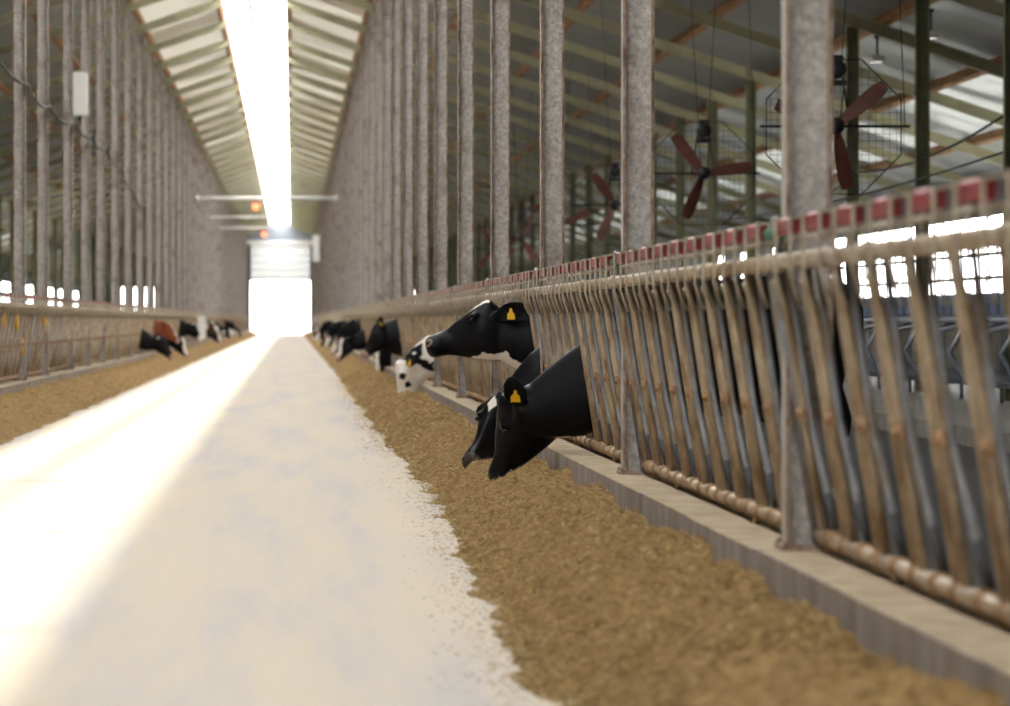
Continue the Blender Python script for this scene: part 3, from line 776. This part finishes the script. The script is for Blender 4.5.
make_cow('black cow with a white blaze eating low beside the big black cow', 61.5, A=(.10, 0, .60), d=(.30, .3, -.9), nrm=(.75, .5, .4), paint=blaze(.05, 7), voxel=.02, tags=())
make_cow('black cow with white face stripe eating in the middle of the right-hand line', 84., A=(.42, 0, .62), d=(.45, .4, -.8), nrm=(.7, .55, .45), paint=blaze(.055, 8), voxel=.022, tags=())
make_cow('black cow with head raised above the white-striped face in the right-hand line', 87.5, neck=MIDN, A=(.26, 0, 1.0), d=(.75, .1, -.65), nrm=(.65, 0, .75), paint=blaze(.0, 3), voxel=.022, tags=())
FARR = [(99., 0, blaze(.07, 2), 'white-faced cow eating well down the right-hand line, beyond the striped ones'), (112., 1, blaze(.0, 12), 'black cow with head up well down the right-hand line'), (121., 0, blaze(.10, 13), 'broad white-faced cow far down the right-hand line'),
        (133., 0, patchy(5.), 'patchy black and white cow far down the right-hand line'), (147., 1, blaze(.03, 6), 'dark cow near the far end of the right-hand line, head up'), (163., 0, blaze(.09, 4), 'small blurred white-faced cow near the end of the right-hand line'), (185., 0, patchy(9.), 'tiny blurred cow last before the far door on the right')]
for y, up_, pt, lab in FARR:
    if up_: make_cow(lab, y, neck=MIDN, A=(.26, 0, .98), d=(.75, .1, -.65), nrm=(.65, 0, .75), paint=pt, voxel=.026, tags=(), eyes=False)
    else: make_cow(lab, y, A=(.36, 0, .62), d=(.45, .35, -.82), nrm=(.72, .5, .45), paint=pt, voxel=.026, tags=(), eyes=False)
GL = 'cows feeding through the left fence'
make_cow('black cow eating with neck stretched down, nearest in the left line, white ear tag', 85., -1, A=(.40, 0, .66), d=(.62, -.1, -.78), nrm=(.78, 0, .62), paint=blaze(.0, 5), voxel=.02, tags=('R',), tagmat='tagwhite', group=GL)
make_cow('rusty red cow with head up behind the black one in the left line', 91.5, -1, neck=MIDN, A=(.30, 0, .96), d=(.72, -.1, -.68), nrm=(.68, 0, .72), paint=blaze(.04, 31, BROWN), voxel=.022, tags=(), group=GL)
make_cow('black cow with white face eating beside the red one in the left line', 95.5, -1, A=(.52, 0, .60), d=(.5, -.25, -.82), nrm=(.72, -.4, .5), paint=blaze(.06, 8), voxel=.022, tags=(), group=GL)
make_cow('black cow with white poll and white nose, fourth along the left line', 113., -1, neck=MIDN, A=(.36, 0, .92), d=(.70, -.1, -.7), nrm=(.7, 0, .7), paint=lambda p, h, n: WHITE if h and (h[0] > .42 or (h[0] < .05 and h[1] > .16)) else BLACK, voxel=.024, tags=(), group=GL)
for y, up_, pt, lab in ((139., 1, patchy(3., .0, 3.4, (.06, .028, .016)), 'brown and white cow past the middle of the left line'), (146., 0, blaze(.05, 15), 'blurred black cow eating past the middle of the left line'), (153., 1, patchy(6., .1, 4.), 'blurred patchy cow in the far part of the left line'), (178., 0, blaze(.08, 16), 'blurred white-faced cow close to the end of the left line'), (190., 1, blaze(.0, 18), 'blurred black cow close to the end of the left line'), (205., 0, patchy(2.), 'tiny blurred cow last before the far door on the left')):
    if up_: make_cow(lab, y, -1, neck=MIDN, A=(.30, 0, .95), d=(.75, -.1, -.65), nrm=(.65, 0, .75), paint=pt, voxel=.03, tags=(), eyes=False, group=GL)
    else: make_cow(lab, y, -1, A=(.42, 0, .62), d=(.5, -.35, -.82), nrm=(.72, -.5, .45), paint=pt, voxel=.03, tags=(), eyes=False, group=GL)

# ------------------------------------------------------------------ fans in the right wing
def make_fan(x, y, z, label, rot):
    e = empty('barn_fan', (x, y, z), label, 'fan', 'red bladed fans in the right wing')
    m = MB(); m.lathe([(.03, -.10), (.085, -.08), (.095, 0), (.085, .05), (.04, .09)], M['black'], 14, 'y'); m.build('hub', e)
    for k in range(3):
        a = rot + k * 2 * PI / 3; r = Vector((math.cos(a), 0, math.sin(a))); t = Vector((-math.sin(a), 0, math.cos(a)))
        vs = []
        for q, wd in ((.08, .045), (.2, .075), (.4, .088), (.58, .085), (.68, .06)):
            tw = .6 - .5 * q
            ax = t * math.cos(tw) + Vector((0, 1, 0)) * math.sin(tw); nn = r.cross(ax)
            vs += [r * q - ax * wd - nn * .006, r * q + ax * wd - nn * .006, r * q + ax * wd + nn * .006, r * q - ax * wd + nn * .006]
        fs = [(0, 1, 2, 3), (19, 18, 17, 16)]
        for i in range(4):
            for c in range(4): fs.append((i * 4 + c, i * 4 + (c + 1) % 4, i * 4 + 4 + (c + 1) % 4, i * 4 + 4 + c))
        m = MB(); m.add(vs, fs, M['fanred']); m.build('blade', e)
    m = MB(); zm = .60
    m.lathe([(.05, -.16), (.10, -.14), (.105, .10), (.07, .14)], M['black'], 12, 'y', (0, .05, zm)); m.box((-.07, -.08, zm + .08), (.07, .16, zm + .15), M['black'], .02); m.box((-.11, .0, zm - .17), (.11, .1, zm - .11), M['black'], .01); m.build('motor', e)
    m = MB()
    for s_ in (-1, 1): m.tube([(s_ * .04, -.06, .03), (s_ * .09, -.06, zm)], .008, M['black'], 6)
    m.build('drive_belt', e)
    m = MB(); m.bar((-.80, .08, 0), (.80, .08, 0), .03, .03, M['black']); m.bar((-.16, .08, 0), (-.07, .08, zm), .02, .02, M['black']); m.bar((.16, .08, 0), (.07, .08, zm), .02, .02, M['black']); m.build('support_bar', e)
    R = .78; oc = [(R * math.cos(PI / 8 + k * PI / 4), R * math.sin(PI / 8 + k * PI / 4)) for k in range(8)]
    m = MB(); m.tube([(a, .16, b) for a, b in oc] + [(oc[0][0], .16, oc[0][1])], .008, M['black'], 6, False); gf = m.build('guard_frame', e)
    m = MB(); st = .075; n = int(R / st)
    for i in range(-n, n + 1):
        c = i * st; lim = min(R * math.cos(PI / 8), R * math.cos(PI / 8) * math.sqrt(2) - abs(c))
        m.bar((c, .16, -lim), (c, .16, lim), .005, .005, M['wire']); m.bar((-lim, .16, c), (lim, .16, c), .005, .005, M['wire'])
    m.build('guard_mesh', gf)
    for s_ in (-1, 1):
        m = MB(); xt = s_ * .25; m.tube([(s_ * .07, .05, zm + .1), (xt, .05, rafter_z(x + xt) - z + .1)], .006, M['cable'], 5); m.build('hanger_cable', e)
    m = MB(); m.tube([(.75, .08, 0), (.6, .08, rafter_z(x + .6) - z + .1)], .005, M['cable'], 5); m.build('hanger_cable', e)
    return e
FANY = [36.8, 48.6, 61.9, 74.5, 87., 99.5]
FL = ['dark red three-blade fan partly hidden by the broad nearest post', 'dark red three-blade fan with wire guard hanging between the two nearest posts', 'dark red fan just left of the second nearest post, third from the front'] + ['dim red fan hanging deep inside the right wing'] * 3
for i, y in enumerate(FANY):
    make_fan(5.8, y, 3.22, FL[i], (math.radians(40), math.radians(8), math.radians(125), .4, 1.1, 2.)[i])

# ------------------------------------------------------------------ lamps, boxes, cables, cross pipes
for i, (x, y) in enumerate(((9.42, 50.9), (9.42, 55.6))):
    zt_ = rafter_z(x) + RAF_D - .08
    e = empty('flood_lamp', (x, y, zt_), ('small white flood lamp hung under the purlin, nearer of two', 'small white flood lamp hung under the purlin, farther of two')[i], 'lamp', 'flood lamps in the right wing')
    m = MB(); m.box((-.11, -.16, -.42), (.11, .16, -.33), M['white'], .03); m.build('lamp_housing', e)
    m = MB(); m.box((-.09, -.14, -.432), (.09, .14, -.42), M['lampglass']); m.build('lens', e)
    m = MB(); m.bar((0, -.02, 0), (0, -.02, -.33), .03, .02, M['black']); m.box((-.04, -.06, -.05), (.04, .04, 0), M['black']); m.build('bracket', e)
def white_box(x, y, z, label, w, h):
    e = empty('wall_box', (x, y, z), label, 'box')
    m = MB(); m.box((-w / 2, -.09, -h / 2), (w / 2, .09, h / 2), M['white'], .03); m.build('casing', e)
    m = MB(); m.box((-w / 2 + .02, -.105, -h / 2 + .02), (w / 2 - .02, -.09, h / 2 - .02), M['white'], .01); m.build('cover', e)
    m = MB(); m.tube([(0, 0, -h / 2), (.0, .0, -h / 2 - .08)], .025, M['black'], 8); m.build('cable_gland', e)
white_box(XL + .16, 58.35, 4.97, 'white upright box mounted on a post of the left row', .26, .73)
white_box(XR - .25, FR[35] - .5, 5.7, 'small white box on a far post of the right row beside the exit', .5, 1.7)
def cable(pts, r, label, n=40, sag=0.):
    m = MB(); out = []
    for a, b in zip(pts, pts[1:]):
        for i in range(n):
            t = i / n; p = Vector(a).lerp(Vector(b), t); p.z -= sag * 4 * t * (1 - t); out.append(p)
    out.append(Vector(pts[-1])); m.tube(out, r, M['cable'], 6)
    return tag(m.build('cable'), label, 'cable')
xq = XL + .11
cable([(xq, 41.0, 4.5), (xq, 47.4, 4.38), (xq, 51.8, 4.36), (xq, 57.7, 4.46), (xq, 62.6, 4.5), (xq, 67.6, 4.5), (xq, 73.2, 4.4), (xq, 79.06, 4.1), (xq, 85.1, 3.9)], .022, 'black cable sagging from post to post along the left row', 12, .12)
cable([(8.9, 42.7, 3.75), (8.9, 54.8, 3.5), (8.9, 60.9, 3.35)], .018, 'thin black cable strung along the olive posts of the right wing', 14, .2)
cable([(9.0, 42.7, 3.3), (7.4, 60.9, 2.9)], .015, 'thin black cable sloping low across the right wing', 24, .15)
def cross_pipe(y, z, label, xa=XL + .05, xb=XR - .05, r=.05):
    m = MB(); m.tube([(xa, y, z), (xb, y, z)], r, M['white'], 8)
    for x in (xa + .05, xb - .05): m.tube([(x - .05, y, z), (x + .05, y, z)], r * 1.5, M['white'], 8)
    tag(m.build('cross_pipe'), label, 'pipe', 'pale pipes across the alley')
i1 = min(FR, key=lambda q: abs(q - 131)); i2 = min(FR, key=lambda q: abs(q - 155)); i3 = min(FR, key=lambda q: abs(q - 177))
cross_pipe(i1 - .1, 5.87, 'pale pipe spanning the alley high up, nearest of the three', r=.07)
cross_pipe(i2 - .1, 5.87, 'pale pipe spanning the alley high up, middle of the three', xb=-1.1, r=.035)
cross_pipe(i3 - .1, 5.87, 'pale pipe spanning the alley high up, farthest of the three', xb=-1.0, r=.035)
for y, lab in ((i1 - .1, 'glowing red lamp hung under the nearest pale cross pipe'), (i3 - .1, 'glowing red lamp at the end of the farthest pale cross pipe')):
    e = empty('red_lamp', (-1.36, y, 5.87), lab, 'lamp', 'red lamps over the alley')
    m = MB(); m.lathe([(.03, -.45), (.10, -.42), (.13, -.32), (.10, -.22), (.04, -.2)], M['redlamp'], 12); m.build('bulb', e)
    m = MB(); m.lathe([(.06, -.21), (.05, -.12), (.015, -.1), (.015, .0)], M['black'], 10); m.build('lamp_holder', e)

e = empty('gate_board', (XL + .32, 131.6, CURB_Z), 'pale upright board against the left fence between groups of far cows', 'board')
m = MB(); m.box((-.16, -.02, .12), (.16, .02, .98), M['white'], .01); m.build('board_face', e)
m = MB()
for x in (-.15, .15): m.box((x - .02, .02, 0), (x + .02, .06, 1.0), M['galv'])
m.build('board_frame', e)
# ------------------------------------------------------------------ free stalls inside the wings
for sgn, sd in ((1, 'right'), (-1, 'left')):
    xa = XC + sgn * (6.2 - XC); xb = XC + sgn * (8.6 - XC)
    m = MB(); m.box((xa, 9, 0), (xb, YEND - 6, .18), M['conc']); structure(m.build('platform_' + sd), 'low concrete stall platform inside the %s wing' % sd, 'platform')
    m = MB()
    for z in (1.15,): m.tube([(xa + sgn * .55, 9, z), (xa + sgn * .55, YEND - 6, z)], .03, M['stallpipe'], 8)
    tag(m.build('neck_rail'), 'long galvanised pipe above the stall platform of the %s wing' % sd, 'rail')
def divider_mesh(sgn):
    m = MB(); m.tube([(sgn * 2.1, 0, .18), (sgn * 2.1, 0, 1.12), (sgn * 2.0, 0, 1.2), (sgn * .7, 0, 1.15), (sgn * .25, 0, 1.05), (sgn * .12, 0, .85), (sgn * .25, 0, .6), (sgn * .8, 0, .5), (sgn * 2.1, 0, .55)], .027, M['stallpipe'], 8)
    return m.mesh('stall_divider')
dm = {1: divider_mesh(1), -1: divider_mesh(-1)}
for i in range(46):
    tag(link('stall_divider', dm[1], None, (6.2, 14 + i * 1.2, 0)), 'looped galvanised stall divider on the right wing platform, behind the fence', 'divider', 'stall dividers in the right wing')
for i in range(30):
    tag(link('stall_divider', dm[-1], None, (2 * XC - 6.2, 70 + i * 1.2, 0)), 'looped galvanised stall divider on the left wing platform, behind the fence', 'divider', 'stall dividers in the left wing')

# ------------------------------------------------------------------ light
w = bpy.data.worlds.new('sky'); S.world = w; w.use_nodes = True
nt = w.node_tree; bg = nt.nodes['Background']; bg.inputs[0].default_value = (1.0, .99, .965, 1); bg.inputs[1].default_value = SKY
sun = bpy.data.lights.new('sun', 'SUN'); sun.energy = SUN; sun.angle = math.radians(1.7); sun.color = (1, .93, .80)
so = bpy.data.objects.new('sun', sun); C.objects.link(so)
so.rotation_euler = Vector((-.085, -.62, -1.)).to_track_quat('-Z', 'Y').to_euler()

# ------------------------------------------------------------------ camera
cam = bpy.data.cameras.new('camera'); co = bpy.data.objects.new('camera', cam); C.objects.link(co)
co.location = (0, 0, CAM_Z); co.rotation_euler = (PI / 2, 0, 0)
cam.sensor_width = 36; cam.lens = FOC / 1010 * 36
cam.shift_x = (505 - 291) / 1010; cam.shift_y = -(353 - 320.5) / 1010
cam.clip_start = .1; cam.clip_end = 2000
cam.dof.use_dof = True; cam.dof.focus_distance = 23.2; cam.dof.aperture_fstop = 3.2
S.camera = co
vs_ = S.view_settings; vs_.view_transform = 'Standard'; vs_.look = 'None'; vs_.exposure = 0; vs_.gamma = 1; vs_.use_curve_mapping = False
S.cycles.use_denoising = True
S.cycles.max_bounces = 8; S.cycles.diffuse_bounces = 4; S.cycles.transparent_max_bounces = 12
S.cycles.caustics_reflective = False; S.cycles.caustics_refractive = False
